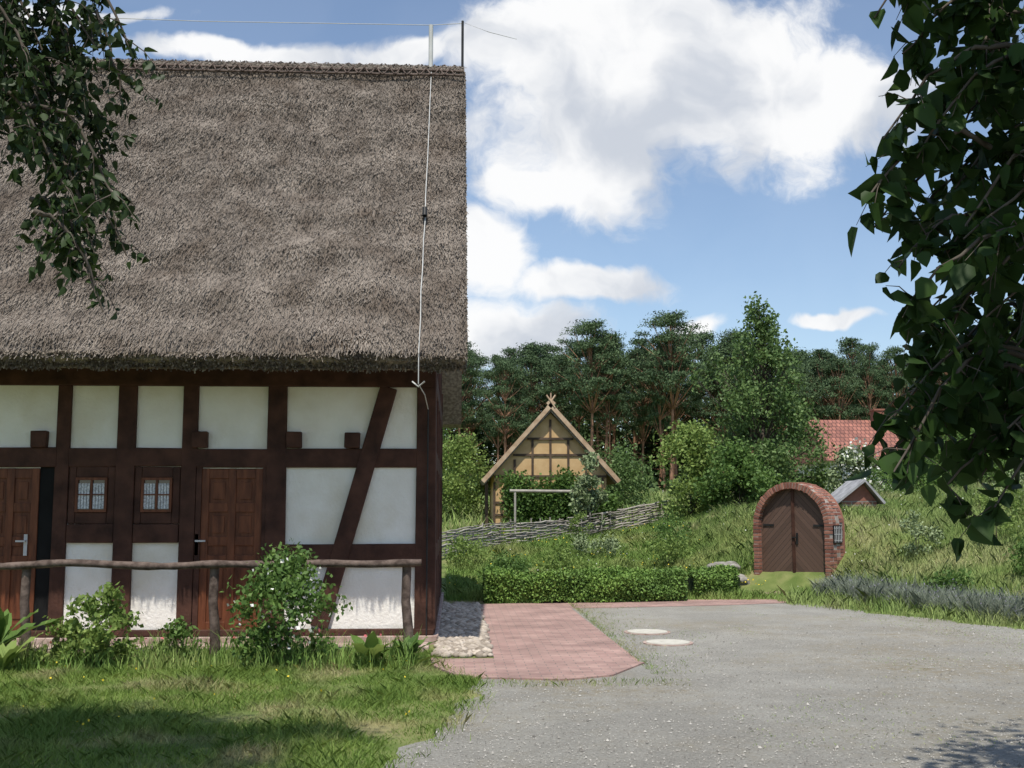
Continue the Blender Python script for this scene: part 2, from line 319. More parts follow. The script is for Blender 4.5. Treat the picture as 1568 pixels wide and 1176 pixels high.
# thatch
ye,ze,yr,zr=12.30,3.36,17.0,8.50
def roofpt(x,s,side=1):
    Y=ye+(yr-ye)*s; Z=ze+(zr-ze)*s-.08*math.sin(math.pi*s)
    nn=mn.fractal((x*.55,s*2.2+side*9,1.7),.9,2,4)*.06+mn.noise((x*2.2,s*12,5))*.032
    nn+=.012*math.sin(s*46+2*mn.noise((x*.7,s*3,2)))
    Y-=nn*.74; Z+=nn*.67
    if s<.03: Z-= (0.03-s)*2
    if side<0: Y=2*yr-Y
    return (x,Y,Z)
xs=np.concatenate([np.linspace(XL-.4,-8,20),np.linspace(-7.9,.12,120)]); ns=90
XV=.12
for side,nm in ((1,"thatch_front"),(-1,"thatch_back")):
    V=[]
    for s in np.linspace(0,1,ns):
        for x in xs:
            q=roofpt(x,s,side); e=max(0,(x-(XV-.12))/.12); V.append((q[0],q[1]+side*.05*e*e,q[2]-.05*e*e))
    nxs=len(xs); id=np.arange(ns*nxs).reshape(ns,nxs)
    F=np.stack([id[:-1,:-1],id[:-1,1:],id[1:,1:],id[1:,:-1]],-1).reshape(-1,4)
    if side<0:F=F[:,::-1]
    mk(nm,np.array(V),F,m_thatchbase,H,True)
V=[];F=[]
prof=[(12.30,3.32),(12.33,3.24),(12.5,3.16),(12.85,3.2),(17,7.95),(21.15,3.2),(21.5,3.16),(21.67,3.24),(21.7,3.32)]
for x in (XL-.4,.115): V+=[(x,y,z) for y,z in prof]
n=len(prof)
F=[(i,i+1,n+i+1,n+i) for i in range(n-1)]
mkpy("thatch_underside",V,F,m_strawedge,H)
for x in (XL-.4,.112):
    s=np.linspace(0,1,12)
    topf=[(x,)+roofpt(x,q,1)[1:] for q in s]; topb=[(x,)+roofpt(x,q,-1)[1:] for q in s[::-1]]
    for top,inn in ((topf,[(12.40,3.2)]+[(12.85+4.15*q,3.2+4.75*q) for q in s[1:]]),(topb,[(17+4.15*q,7.95-4.75*q) for q in s[:-1]]+[(21.6,3.2)])):
        V=[(x,p[1],p[2]-.03) for p in top]+[(x,y,z) for y,z in inn]; k=12
        mkpy("thatch_verge",V,[(i,i+1,k+i+1,k+i) for i in range(k-1)],m_strawedge,H)
def strands(n,x0,x1,side=1):
    x=R.uniform(x0,x1,n); s=R.uniform(0.0,1,n)
    P=np.array([roofpt(a,b,side) for a,b in zip(x,s)])
    sl=unit(np.array([[0,(ye-yr)*side,(ze-zr)]]))[0]; nr=np.array([0,-.74*side,.67])
    L=R.uniform(.04,.12,n)[:,None]; W=R.uniform(.004,.010,n)[:,None]
    a=unit(sl[None]+R.normal(size=(n,3))*.22); b=unit(np.cross(a,nr[None]+R.normal(size=(n,3))*.25))
    up=R.uniform(.002,.020,n)[:,None]
    p0=P+nr*.002; p1=P+a*L+nr*up
    V=np.stack([p0-b*W/2,p0+b*W/2,p1+b*W/2,p1-b*W/2],1).reshape(-1,3)
    return V,np.arange(n*4).reshape(-1,4)
V,F=strands(160000,-7.6,.12); mk("thatch_straws",V,F,m_straw,H)
n=22000; x=R.uniform(-7.6,.12,n); q=R.uniform(0,1,n)
P=np.stack([x,12.295+.17*q+R.normal(size=n)*.012,3.32-.15*q+R.normal(size=n)*.012+ .012*np.sin(x*7)],1)
a=unit(np.array([[0,-.6,-.8]])+R.normal(size=(n,3))*.3); b=unit(np.cross(a,R.normal(size=(n,3))))
L=R.uniform(.02,.045,n)[:,None];W=R.uniform(.006,.010,n)[:,None]
V=np.stack([P-b*W,P+b*W,P+a*L+b*W,P+a*L-b*W],1).reshape(-1,3); mk("thatch_eave_fringe",V,np.arange(n*4).reshape(-1,4),m_strawedge,H)
n=9000; q=R.uniform(0,1,n); P=np.array([roofpt(.11,s) for s in q]); P[:,0]+=R.uniform(-.03,.010,n); off=R.uniform(0,.30,n); P[:,1]+=off*.6;P[:,2]-=off*.55
a=unit(np.array([[.5,-.5,-.7]])+R.normal(size=(n,3))*.4); b=unit(np.cross(a,R.normal(size=(n,3)))); L=R.uniform(.015,.035,n)[:,None];W=R.uniform(.004,.008,n)[:,None]
V=np.stack([P-b*W,P+b*W,P+a*L+b*W,P+a*L-b*W],1).reshape(-1,3); mk("thatch_verge_fringe",V,np.arange(n*4).reshape(-1,4),m_strawedge,H)
tb=Tubes(10)
xs2=np.linspace(XL-.4,.10,140)
tb.add([(x,17+.0,8.43+.012*mn.noise((x*3,0,0))) for x in xs2],[.15+.012*mn.noise((x*6,3,0)) for x in xs2]); tb.make("ridge_roll",m_thatchbase,H)
tb=Tubes(6)
for dy,dz in ((-.17,8.44),(-.27,8.33)):
    tb.add([(x,17+dy,dz+.012*mn.noise((x*1.3,dy*9,0))) for x in xs2],.02)
x=-7.6
while x<-.08:
    tb.add([(x,16.98,8.60),(x+.09,16.83,8.47),(x+.16,16.70,8.33)],.010); tb.add([(x+.16,16.98,8.60),(x+.08,16.825,8.475),(x,16.69,8.32)],.010); x+=R.uniform(.15,.21)
tb.make("ridge_rods",m_rail,H)
n=9000; x=R.uniform(-7.6,.1,n); th=R.uniform(-.9,1.3,n); P=np.stack([x,17-.155*np.cos(th),8.43+.155*np.sin(th)],1)
a=unit(np.stack([R.normal(size=n)*.5,-np.sin(th)*.6-.3,-np.cos(th)],1)+R.normal(size=(n,3))*.1); b=unit(np.cross(a,np.stack([0*x,-np.cos(th),np.sin(th)],1)))
L=R.uniform(.04,.09,n)[:,None];W=R.uniform(.004,.008,n)[:,None]
V=np.stack([P-b*W,P+b*W,P+a*L+b*W,P+a*L-b*W],1).reshape(-1,3); mk("ridge_straws",V,np.arange(n*4).reshape(-1,4),m_straw,H)
LC=empty("lightning_conductor")
tb=Tubes(8); tb.add([(-.42,16.9,8.3),(-.42,16.9,9.22)],.035); tb.make("ridge_mast",m_cable,LC)
tb=Tubes(8); tb.add([(.08,16.9,8.2),(.08,16.9,9.30)],.02); tb.make("end_mast",m_blackmetal,LC)
tb=Tubes(5)
tb.add([(-13,16.9,9.36),(-8,16.9,9.26),(-4,16.9,9.20),(-.42,16.9,9.22),(.08,16.9,9.26)],.006)
tb.add([(.08,16.9,9.28),(.5,17.2,9.26),(1.0,18,9.5)],.004)
tb.make("wire",m_cable,LC)
tb=Tubes(6)
tb.add([(-.41+.012*mn.noise((s*9,0,0)),roofpt(-.41,s)[1]-.035,roofpt(-.41,s)[2]+.035) for s in np.linspace(1,0,14)]+[(-.41,12.22,3.15),(-.41,12.24,2.97)],.0065)
tb.add([(-.41,12.24,2.97),(-.36,13.0,2.93),(-.33,13.46,2.8)],.006)
tb.add([(-.48,12.24,3.0),(-.41,12.24,2.94),(-.34,12.24,3.0)],.010)
tb.make("down_cable",m_cable,LC)
tb=Tubes(6); tb.add([(-.33,13.46,2.8),(-.33,13.46,.05)],.010); tb.add([(-.41,14.1,5.48),(-.41,14.05,5.36)],.035); tb.make("down_rod",m_blackmetal,LC)
# ------------------------------------------------------------------ rail fence
FN=empty("rustic_rail_fence"); YR=12.3
tb=Tubes(8)
xs3=np.linspace(-10,-.36,70)
tb.add([(x,YR+.02*mn.noise((x,5,0)),1.0+.045*mn.noise((x*1.1,0,2))) for x in xs3],[.040+.018*mn.noise((x*4,1,1)) for x in xs3])
tb.make("top_rail",m_rail,FN)
tb=Tubes(8)
for x in (-8.7,-6.6,-4.60,-2.60,-.52):
    tb.add([(x+.03,YR+.07,-.1),(x+.02,YR+.06,.3),(x-.01,YR+.06,.6),(x,YR+.06,.99)],[.06,.055,.05,.05])
tb.make("posts",m_rail,FN)
# ------------------------------------------------------------------ vegetation makers
def clumpleaves(cl,n,L,W,down=.2,shape=4):
    cs=[]; tot=sum((c[3]*c[5]) for c in cl)
    for c in cl:
        r=np.array(c[3:6]); wgt=(r[0]*r[2])/tot
        k=max(3,int(n*wgt)); cs.append(np.array(c[:3])+soft(k)*r*1.1)
    return leaves(np.concatenate(cs),L,W,down,shape)
def tree(name,base,th,tr,cl,n,L,W,lm,bm=None,down=.3,shape=4,lean=(0,0)):
    e=empty(name); bx,by,bz=base; tb=Tubes(6); bm=bm or m_bark
    K=7; tp=[(bx+lean[0]*i/K+R.normal()*.02*th/K,by+lean[1]*i/K,bz-.1+th*i/K) for i in range(K+1)]
    tb.add(tp,[tr*(1-.85*i/K) for i in range(K+1)])
    for c in cl:
        z=min(max(bz+.15*th,c[2]-abs(R.normal())*.2-.6*math.hypot(c[0]-bx,c[1]-by)),bz+th*.97); i=min(K-1,max(0,int((z-bz)/th*K))); s=np.array(tp[i]); d=np.array(c[:3])
        q=[s,s*.65+d*.35+[0,0,.05*th*.3],s*.3+d*.7,d]
        r0=tr*(1-.75*i/K)*.38; tb.add(q,[r0,r0*.7,r0*.4,r0*.12])
        for _ in range(2):
            d2=d+inblob(1)[0]*np.array(c[3])*.9; tb.add([q[2],d2],[r0*.3,r0*.08])
    tb.make("trunk_and_limbs",bm,e)
    V,F=clumpleaves(cl,n,L,W,down,shape); mk("foliage",V,F,lm,e)
    return e
def profile_clumps(x,y,z0,z1,zs,rs,n,cr,flat=.75):
    out=[]
    for i in range(n):
        z=R.uniform(z0,z1); r=np.interp(z,zs,rs); a=R.uniform(0,6.283); q=r*math.sqrt(R.uniform(.05,1)); c=cr*R.uniform(.6,1.3)*(.5+.5*r/max(rs))
        out.append((x+q*math.cos(a),y+q*math.sin(a),z,c,c,c*flat))
    return out
def near(n,h0,h1,yr_,xr,name,mat,boundary,w=.005,lean=.5):
    x=R.uniform(xr[0],xr[1],n);y=yr_[0]+R.uniform(0,1,n)*(yr_[1]-yr_[0]); ok=boundary(x,y); x=x[ok];y=y[ok]
    cl=np.array([mn.noise((a*1.5,b*1.5,4))+.5*mn.noise((a*4,b*4,8)) for a,b in zip(x,y)])
    h=R.uniform(h0,h1,len(x))*np.maximum(.25,1+cl*1.2)
    V,F=blades(x,y,gh(x,y)-.005,h,np.full(len(x),w)*R.uniform(.7,1.4,len(x)),lean); return mk(name,V,F,mat)
bd=lambda y:np.interp(y,[0,5,7,8.65,10.2,10.9,11.6,12.2],[-2.2,-1.0,-.44,.02,.28,.1,-.2,-.22])
near(130000,.02,.08,(6.3,12.75),(-6.5,.4),"lawn_grass",m_grass,lambda x,y:(x<bd(y)+R.normal(size=len(x))*.10),.006,.7)
near(5000,.10,.28,(11.3,12.7),(-6.5,-.4),"tall_border_grass",m_grassg,lambda x,y:x<bd(y),.008,.35)
near(700,.02,.06,(10.2,10.7),(.1,2.2),"path_edge_grass",m_grass,lambda x,y:y<10.62,.006,.6)
dd=lambda x,y:(x-5.6)*.9+(y-19)*.44
def cellar_clear(x,y): return ((x-6.1)**2+(y-21.3)**2)>1.1
def portal_clear(x,y):
    u=(x-6.68)*.656+(y-22)*-.755; v=(x-6.68)*.755+(y-22)*.656
    return ~((np.abs(u)<.95)&(v>-.9)&(v<.75))
near(150000,.05,.17,(19.6,33),(-.15,10),"garden_meadow_grass",m_grassg,lambda x,y:cellar_clear(x,y)&portal_clear(x,y)&~((dd(x,y)>1.5)&(x>8)),.012,.5)
near(160000,.05,.22,(13,29),(5.6,18),"mound_grass",m_grassm,lambda x,y:(dd(x,y)>-.1+R.normal(size=len(x))*.12)&cellar_clear(x,y)&portal_clear(x,y)&~((y>19.5)&(x<7.0)&(y<21.7)),.011,.45)
near(50000,.15,.4,(33,72),(-4,45),"far_meadow_grass",m_grassm,lambda x,y:x<y*.65+4,.05,.4)
n=5000; y=R.uniform(10.9,19,n); x=np.where(R.uniform(size=n)<.35,1.92+np.abs(R.normal(size=n))*.06,1.95+R.exponential(.25,n)); ok=R.uniform(size=n)<.5; x,y=x[ok],y[ok]
V,F=blades(x,y,0*x,R.uniform(.01,.035,len(x)),np.full(len(x),.006),.7); mk("gravel_edge_weeds",V,F,m_grass)
n=40000; x=R.uniform(1.5,9,n); y=R.uniform(7.5,18,n); v=np.array([mn.noise((a*.5,b*.35,11))+.5*mn.noise((a*2.5,b*2.5,5)) for a,b in zip(x,y)])+(x-4)*.06
ok=(v>.24)&(R.uniform(size=n)<.5)&(dd(x,y)<0); x,y=x[ok],y[ok]
V,F=blades(x,y,0*x,R.uniform(.006,.022,len(x)),np.full(len(x),.006),.9); mk("gravel_moss_weeds",V,F,m_grassm)
n=26000; tt=R.uniform(0,1,n); off=np.abs(R.normal(size=n))*.35
lx=np.interp(tt,[0,.3,1],[6.35,6.75,7.75])+off*.9; ly=np.interp(tt,[0,.3,1],[19.7,18.0,15.2])+off*.44
bump=.45+.55*np.sin(tt*34+np.sin(tt*9)*2)**2
V,F=blades(lx,ly,gh(lx,ly)-.01,R.uniform(.12,.42,n)*bump,np.full(n,.012),.35)
LV=empty("lavender_border"); mk("stems",V,F,m_lav,LV)
k=R.choice(n,700,replace=False); c=np.stack([lx[k],ly[k],gh(lx[k],ly[k])+.34*bump[k]+R.normal(size=700)*.04],1); V,F=leaves(c,.035,.012); mk("blooms",V,F,m_purple,LV)
def flowers(name,n,xr,yr2,h,mat,s,cond=None):
    x=R.uniform(*xr,n);y=R.uniform(*yr2,n)
    if cond is not None: ok=cond(x,y);x=x[ok];y=y[ok]
    V,F=leaves(np.stack([x,y,gh(x,y)+R.uniform(h*.6,h,len(x))],1),s,s*.8); mk(name,V,F,mat)
flowers("yellow_meadow_flowers",700,(-.1,6),(20.5,31),.24,m_yellow,.035,lambda x,y:np.sin(x*2+y)>-.1)
flowers("white_meadow_flowers",350,(-.1,12),(19.8,30),.24,m_white,.03,cellar_clear)
flowers("lawn_dandelions",60,(-5,0),(8,12.3),.12,m_yellow,.022,lambda x,y:x<bd(y))
flowers("border_pink_flowers",60,(-5,-.6),(12.0,12.7),.3,m_red,.04)
HG=empty("box_hedge")
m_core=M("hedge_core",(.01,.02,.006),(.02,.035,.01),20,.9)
def hedge(pts,h,w,n,name,par):
    pts=np.array(pts,float); t=R.uniform(0,len(pts)-1,n); i=t.astype(int).clip(0,len(pts)-2); f=(t-i)[:,None]; p=pts[i]*(1-f)+pts[i+1]*f
    face=R.uniform(0,1,n); o=R.uniform(-w/2,w/2,n); z=R.uniform(0,h,n)
    top=face<.4; fr=face>=.4; z=np.where(top,h+R.normal(size=n)*.03,z); o=np.where(fr,-w/2+R.normal(size=n)*.04-.06*np.sin(z/h*3.14),o)
    bk=face>.85; o=np.where(bk,-o,o)
    lump=np.array([mn.noise((a*1.5,b*3,c*3)) for a,b,c in zip(p[:,0],o,z)])*.12
    c=np.stack([p[:,0],p[:,1]+o-lump,gh(p[:,0],p[:,1])+z+lump],1); V,F=leaves(c,.05,.032); mk(name,V,F,m_box,par)
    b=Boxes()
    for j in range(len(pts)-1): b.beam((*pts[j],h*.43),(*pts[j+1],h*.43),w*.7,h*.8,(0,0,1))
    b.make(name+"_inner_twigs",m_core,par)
hedge([(.50,19.45),(1.5,19.4),(2.8,19.5),(4.05,19.75)],.46,.55,26000,"hedge_long",HG)
hedge([(4.25,20.15),(4.7,20.3),(5.15,20.5)],.42,.5,8000,"hedge_short",HG)
WF=empty("wattle_fence"); wp=np.array([(-.6,25.4),(-.26,26),(1.04,28),(3.05,30),(4.5,31.2),(6.2,32)],float)
cum=np.concatenate([[0],np.cumsum(np.linalg.norm(np.diff(wp,axis=0),axis=1))]); TL=cum[-1]
def wpt(s): return np.array([np.interp(s,cum,wp[:,0]),np.interp(s,cum,wp[:,1])])
tb=Tubes(5)
for s in np.arange(0,TL,.4):
    p=wpt(s); z=float(gh(*p)); tb.add([(p[0],p[1],z),(p[0]+R.normal()*.02,p[1],z+.60+R.uniform(-.05,.1))],.022)
for lv in range(17):
    s0=R.uniform(-1,0)
    while s0<TL:
        Ls=R.uniform(1.2,2.4); ss_=np.arange(max(0,s0),min(TL,s0+Ls),.2)
        if len(ss_)>2:
            pp=[]; z0=.05+lv*.034+R.normal()*.012
            for q in ss_:
                p=wpt(q); o=.03*math.cos(math.pi*q/.4+lv*math.pi); pp.append((p[0],p[1]+o,float(gh(*p))+z0+R.normal()*.012+.04*math.sin(q*.9)))
            tb.add(pp,R.uniform(.012,.024))
        s0+=Ls
tb.make("woven_rods",m_wattle,WF)
# ------------------------------------------------------------------ shed
S=empty("half_timbered_garden_shed"); sx,sy=2.92,34.0; zb=float(gh(sx,sy))-.1
w0=1.72; zE=2.75; zR=4.68
V=[(sx-w0,sy,zb),(sx+w0,sy,zb),(sx+w0,sy,zE),(sx,sy,zR-.15),(sx-w0,sy,zE)]; V+=[(x,y+4.5,z) for x,y,z in V]
mkpy("walls",V,[(0,1,2,3,4),(9,8,7,6,5)]+[(i,(i+1)%5,5+(i+1)%5,5+i) for i in (0,1,4)],m_ochre,S)
b=Boxes(); f=sy-.04
for x in (-1.72,-1.1,-.55,0,.55,1.1,1.6):
    zt=zR-.35-abs(x)*1.12; b.box(sx+x-.035,sx+x+.035,f,sy+.03,zb,max(zt,zb+1))
for z in (zb+.5,1.75,2.55,3.2):
    hw=min(1.75,(zR-.2-z)/1.12); b.box(sx-hw,sx+hw,f+.005,sy+.03,z,z+.07)
b.box(sx-.70,sx+.70,f-.01,sy+.03,3.70,3.77)
b.box(sx-2.0,sx-1.9,sy+.2,sy+.3,zb,2.6)
b.make("timber_frame",m_shedt,S)
b=Boxes()
for sg in(-1,1): b.beam((sx-sg*.10,sy-.26,zR+.18),(sx+sg*2.08,sy-.26,2.42),.13,.05)
b.make("barge_boards",m_barge,S)
V=[];F=[]
for sg in (-1,1):
    n0=len(V); A=[(sx,zR+.12),(sx+sg*2.08,2.50),(sx+sg*2.0,2.36),(sx,zR-.12)]
    V+=[(x,y,z) for y in (sy-.22,sy+4.8) for x,z in A]; F+=[tuple(n0+i for i in f_) for f_ in [(0,1,2,3),(7,6,5,4),(0,4,5,1),(1,5,6,2),(2,6,7,3)]]
mkpy("thatch_roof",V,F,m_strawedge,S)
tb=Tubes(5); tb.add([(sx-.12,sy-.26,zR+.0),(sx+.14,sy-.26,zR+.38)],.03); tb.add([(sx+.12,sy-.28,zR+.0),(sx-.14,sy-.28,zR+.38)],.03); tb.add([(sx,sy-.26,zR),(sx,sy-.26,zR+.45)],.025); tb.make("gable_finial",m_barge,S)
IV=empty("climbing_ivy"); cl=[]
for i in range(90):
    x=R.uniform(-1.35,1.85); z=R.uniform(zb,2.45+.2*math.sin(x*3)); cl.append((sx+x,sy-.3,z,.32,.28,.3))
V,F=clumpleaves(cl,16000,.10,.08); mk("ivy_leaves",V,F,m_shrub,IV)
tb=Tubes(4)
for x in (-1,0,1): tb.add([(sx+x,sy-.2,zb),(sx+x+.2,sy-.2,1.8),(sx+x,sy-.2,2.4)],.03)
tb.make("ivy_stems",m_bark,IV)
PG=empty("rose_trellis"); tb=Tubes(6)
z=float(gh(2.6,31.5)); tb.add([(1.55,31.5,2.10),(3.95,31.5,2.08)],.045); tb.add([(1.7,31.5,z-.1),(1.7,31.5,2.1)],.035); tb.add([(3.8,31.5,z-.1),(3.8,31.5,2.1)],.035); tb.make("poles",m_wattle,PG)
# ------------------------------------------------------------------ cellar
CE=empty("root_cellar_portal"); CE.location=(6.68,22.0,-.0)
r0,r1,zs=.75,.875,1.25; br=Boxes(); mo=Boxes()
def ring(a,ri,ro,y0,y1,da):
    c0,s0,c1,s1=math.cos(a),math.sin(a),math.cos(a+da),math.sin(a+da)
    P=[(ri*c0,y0,zs+ri*s0),(ro*c0,y0,zs+ro*s0),(ro*c1,y0,zs+ro*s1),(ri*c1,y0,zs+ri*s1)]
    return P+[(p[0],y1,p[2]) for p in P]
NB=38; da=math.pi/NB
rows=[(0,.115),(.13,.24),(.255,.37),(.385,.50)]
for ri_,(ya,yb_) in enumerate(rows):
    for i in range(NB):
        P=ring(i*da+da*.1,r0+R.normal()*.004,r1+R.normal()*.006,ya+R.normal()*.003,yb_-.0,da*.78); br.hexa([P[0],P[1],P[5],P[4],P[3],P[2],P[6],P[7]])
    for sg in(-1,1):
        for j in range(17):
            z0=j*zs/17; x0,x1=sorted((sg*r0,sg*(r1+R.normal()*.006))); br.box(x0,x1,ya+R.normal()*.003,yb_,z0+.008,z0+zs/17-.008)
for i in range(NB):
    P=ring(i*da,r0+.008,r1-.008,.008,.495,da); mo.hexa([P[0],P[1],P[5],P[4],P[3],P[2],P[6],P[7]])
for sg in(-1,1):
    x0,x1=sorted((sg*(r0+.008),sg*(r1-.008))); mo.box(x0,x1,.008,.495,0,zs)
rot=-math.atan2(.755,.656)
br.make("brick_arch",m_brick,CE,.004); mo.make("arch_mortar",m_mortar,CE)
md,nt,bs=nt_new("cellar_door_planks"); L=nt.links.new
tc=N(nt,"ShaderNodeTexCoord"); sp=N(nt,"ShaderNodeSeparateXYZ"); L(tc.outputs["Object"],sp.inputs[0])
ab=N(nt,"ShaderNodeMath",operation='ABSOLUTE'); L(sp.outputs[0],ab.inputs[0]); ad=N(nt,"ShaderNodeMath",operation='ADD'); L(ab.outputs[0],ad.inputs[0]); L(sp.outputs[2],ad.inputs[1])
mu=N(nt,"ShaderNodeMath",operation='MULTIPLY'); L(ad.outputs[0],mu.inputs[0]); mu.inputs[1].default_value=8.5
fr=N(nt,"ShaderNodeMath",operation='FRACT'); L(mu.outputs[0],fr.inputs[0]); lt=N(nt,"ShaderNodeMath",operation='GREATER_THAN'); L(fr.outputs[0],lt.inputs[0]); lt.inputs[1].default_value=.08
fl=N(nt,"ShaderNodeMath",operation='FLOOR'); L(mu.outputs[0],fl.inputs[0]); wn=N(nt,"ShaderNodeTexWhiteNoise",noise_dimensions='1D'); L(fl.outputs[0],wn.inputs["W"])
mx=N(nt,"ShaderNodeMix",data_type='RGBA'); L(wn.outputs[0],mx.inputs[0]); mx.inputs[6].default_value=(.085,.048,.034,1); mx.inputs[7].default_value=(.125,.072,.052,1)
m2=N(nt,"ShaderNodeMix",data_type='RGBA'); L(lt.outputs[0],m2.inputs[0]); m2.inputs[6].default_value=(.05,.03,.022,1); L(mx.outputs[2],m2.inputs[7]); L(m2.outputs[2],bs.inputs["Base Color"]); bs.inputs["Roughness"].default_value=.7
bp=N(nt,"ShaderNodeBump"); bp.inputs["Distance"].default_value=.01; L(lt.outputs[0],bp.inputs["Height"]); L(bp.outputs[0],bs.inputs["Normal"])
for sg in(-1,1):
    P=[(sg*.008,.0),(sg*r0,0),(sg*r0,zs)]+[(sg*r0*math.cos(a),zs+r0*math.sin(a)) for a in np.linspace(.1,math.pi/2-.011,14)]
    n=len(P); V=[(x,y,z) for y in(.12,.17) for x,z in P]; F=[list(range(n)),list(range(n,2*n))[::-1]]+[(i,(i+1)%n,n+(i+1)%n,n+i) for i in range(n)]
    mkpy("door_leaf",V,F,md,CE)
b=Boxes(); b.box(-.03,.03,.095,.119,.02,zs+r0-.02); b.make("door_cover_strip",m_timber,CE)
b=Boxes(); b.box(.06,.10,.10,.119,.9,1.12); b.box(-.02,.09,.07,.09,1.02,1.04)
for z in (.25,1.25):
    b.box(-.70,-.45,.105,.118,z,z+.04); b.box(.45,.70,.105,.118,z,z+.04)
b.make("door_fittings",m_blackmetal,CE)
P=[(r1-.02,0)]+[((r1-.02)*math.cos(a),zs+(r1-.02)*math.sin(a)) for a in np.linspace(0,math.pi,20)]+[(-r1+.02,0)]
n=len(P); V=[(x,y,z) for y in(.502,.60) for x,z in P]; F=[list(range(n)),list(range(n,2*n))[::-1]]+[(i,(i+1)%n,n+(i+1)%n,n+i) for i in range(n)]
mkpy("rear_wall",V,F,m_brick,CE)
b=Boxes()
for j in range(5): b.box(r1+.018,r1+.026,.15+j*.06,.158+j*.06,.95,1.26)
for j in range(3): b.box(r1+.019,r1+.025,.13,.42,.98+j*.12,.988+j*.12)
b.make("vent_grille",m_metal,CE)
b=Boxes(); b.box(r1-.02,r1+.017,.12,.43,.93,1.28); b.make("vent_opening",m_dark,CE)
CE.rotation_euler=(0,0,rot)
bm=bmesh.new()
for i in range(26):
    res=bmesh.ops.create_icosphere(bm,subdivisions=2,radius=R.uniform(.08,.16)); x=R.uniform(5.1,5.8); y=22.6+(x-5.4)*-.6+R.normal()*.12; z=R.uniform(0,.35)
    for v in res['verts']:
        f_=1+.25*mn.noise(v.co*9+Vector((i,0,0))); v.co=Vector((v.co.x*f_*1.3+x,v.co.y*f_+y,v.co.z*f_*.8+z+.1))
for i in range(14):
    res=bmesh.ops.create_icosphere(bm,subdivisions=2,radius=R.uniform(.08,.16)); x=7.45+R.uniform(0,.5); y=21.45+R.uniform(0,.5)
    for v in res['verts']:
        f_=1+.25*mn.noise(v.co*9+Vector((i,3,0))); v.co=Vector((v.co.x*f_*1.2+x,v.co.y*f_+y,v.co.z*f_*.8+.15+.4*(i/14)))
me=bpy.data.meshes.new("fieldstone_retaining_wall");bm.to_mesh(me);bm.free();me.materials.append(M("fieldstone",(.16,.15,.13),(.33,.31,.28),5,.9,.4,30));C.objects.link(bpy.data.objects.new("fieldstone_retaining_wall",me))
VH=empty("brick_ventilation_hut"); hx,hy=8.95,24.6; hz=1.28
b=Boxes(); b.box(hx-.30,hx+.50,hy,hy+.8,hz-.6,hz+.5); b.make("brick_walls",brickmat("hut_brick",(.3,.14,.1),(.24,.11,.08),(.3,.27,.24),.24,.08,.012,plane='xz'),VH)
mkpy("roof",[(hx-.45,hy-.15,hz+.42),(hx+.2,hy-.15,hz+.92),(hx+.2,hy+.95,hz+.92),(hx-.45,hy+.95,hz+.42),(hx-.45,hy-.15,hz+.48),(hx+.2,hy-.15,hz+.98),(hx+.2,hy+.95,hz+.98),(hx-.45,hy+.95,hz+.48)],BF,m_greyroof,VH)
mkpy("roof_right",[(hx+.2,hy-.15,hz+.92),(hx+.62,hy-.15,hz+.42),(hx+.62,hy+.95,hz+.42),(hx+.2,hy+.95,hz+.92),(hx+.2,hy-.15,hz+.98),(hx+.66,hy-.15,hz+.46),(hx+.66,hy+.95,hz+.46),(hx+.2,hy+.95,hz+.98)],BF,m_greyroof,VH)
mkpy("hut_gable",[(hx-.29,hy+.01,hz+.5),(hx+.49,hy+.01,hz+.5),(hx+.2,hy+.01,hz+.9)],[(0,1,2)],m_brick,VH)
DH=empty("red_tiled_farmhouse"); hz=float(gh(22,60))
b=Boxes(); b.box(20.6,24.6,60,66,hz-.3,4.4); b.make("walls",m_plaster,DH)
mkpy("roof",[(20.2,59.5,4.2),(25.0,59.5,4.2),(24.9,63,6.7),(20.3,63,6.7),(20.2,66.5,4.2),(25,66.5,4.2)],[(0,1,2,3),(3,2,5,4),(0,3,4),(1,5,2)],m_tile,DH)
b=Boxes(); b.box(24.0,24.55,62.3,62.9,6.0,7.2); b.box(23.95,24.6,62.25,62.95,7.2,7.3); b.make("chimney",m_brick,DH)
b=Boxes()
for x in (21.6,23.4): b.box(x,x+.8,59.96,59.99,3.0,4.0)
b.make("windows",m_glass,DH)
# ------------------------------------------------------------------ shrubs & trees
def shrub(name,x,y,h,r,n,L,W,mat,k=14):
    z0=float(gh(x,y)); cl=[]; k=int(k*1.6)
    for i in range(k):
        t=R.uniform(.08,.95); a=R.uniform(0,6.283); q=r*math.sqrt(R.uniform(0,1))*math.sin(math.pi*min(1,t*.75+.2)); c=r*R.uniform(.16,.40)
        cl.append((x+q*math.cos(a),y+q*math.sin(a),z0+h*t,c,c,c*.9))
    return tree(name,(x,y,z0),h*.7,max(.010,.010*h),cl,n,L,W,mat)
shrub("flowering_bush",-1.70,11.75,1.12,.58,4200,.065,.036,m_shrub,30)
V,F=leaves(np.array([-1.70,11.60,.6])+inblob(90)*np.array([.6,.5,.5]),.045,.04); mk("bush_blossoms",V,F,m_white)
shrub("young_shrub",-3.60,11.7,.85,.36,1700,.065,.042,m_shrubl,16)
shrub("small_weed_bush",-4.0,11.8,.45,.3,700,.06,.035,m_shrubl,10)
shrub("low_garden_plant",-2.9,12.0,.40,.3,500,.06,.035,m_shrub,8)
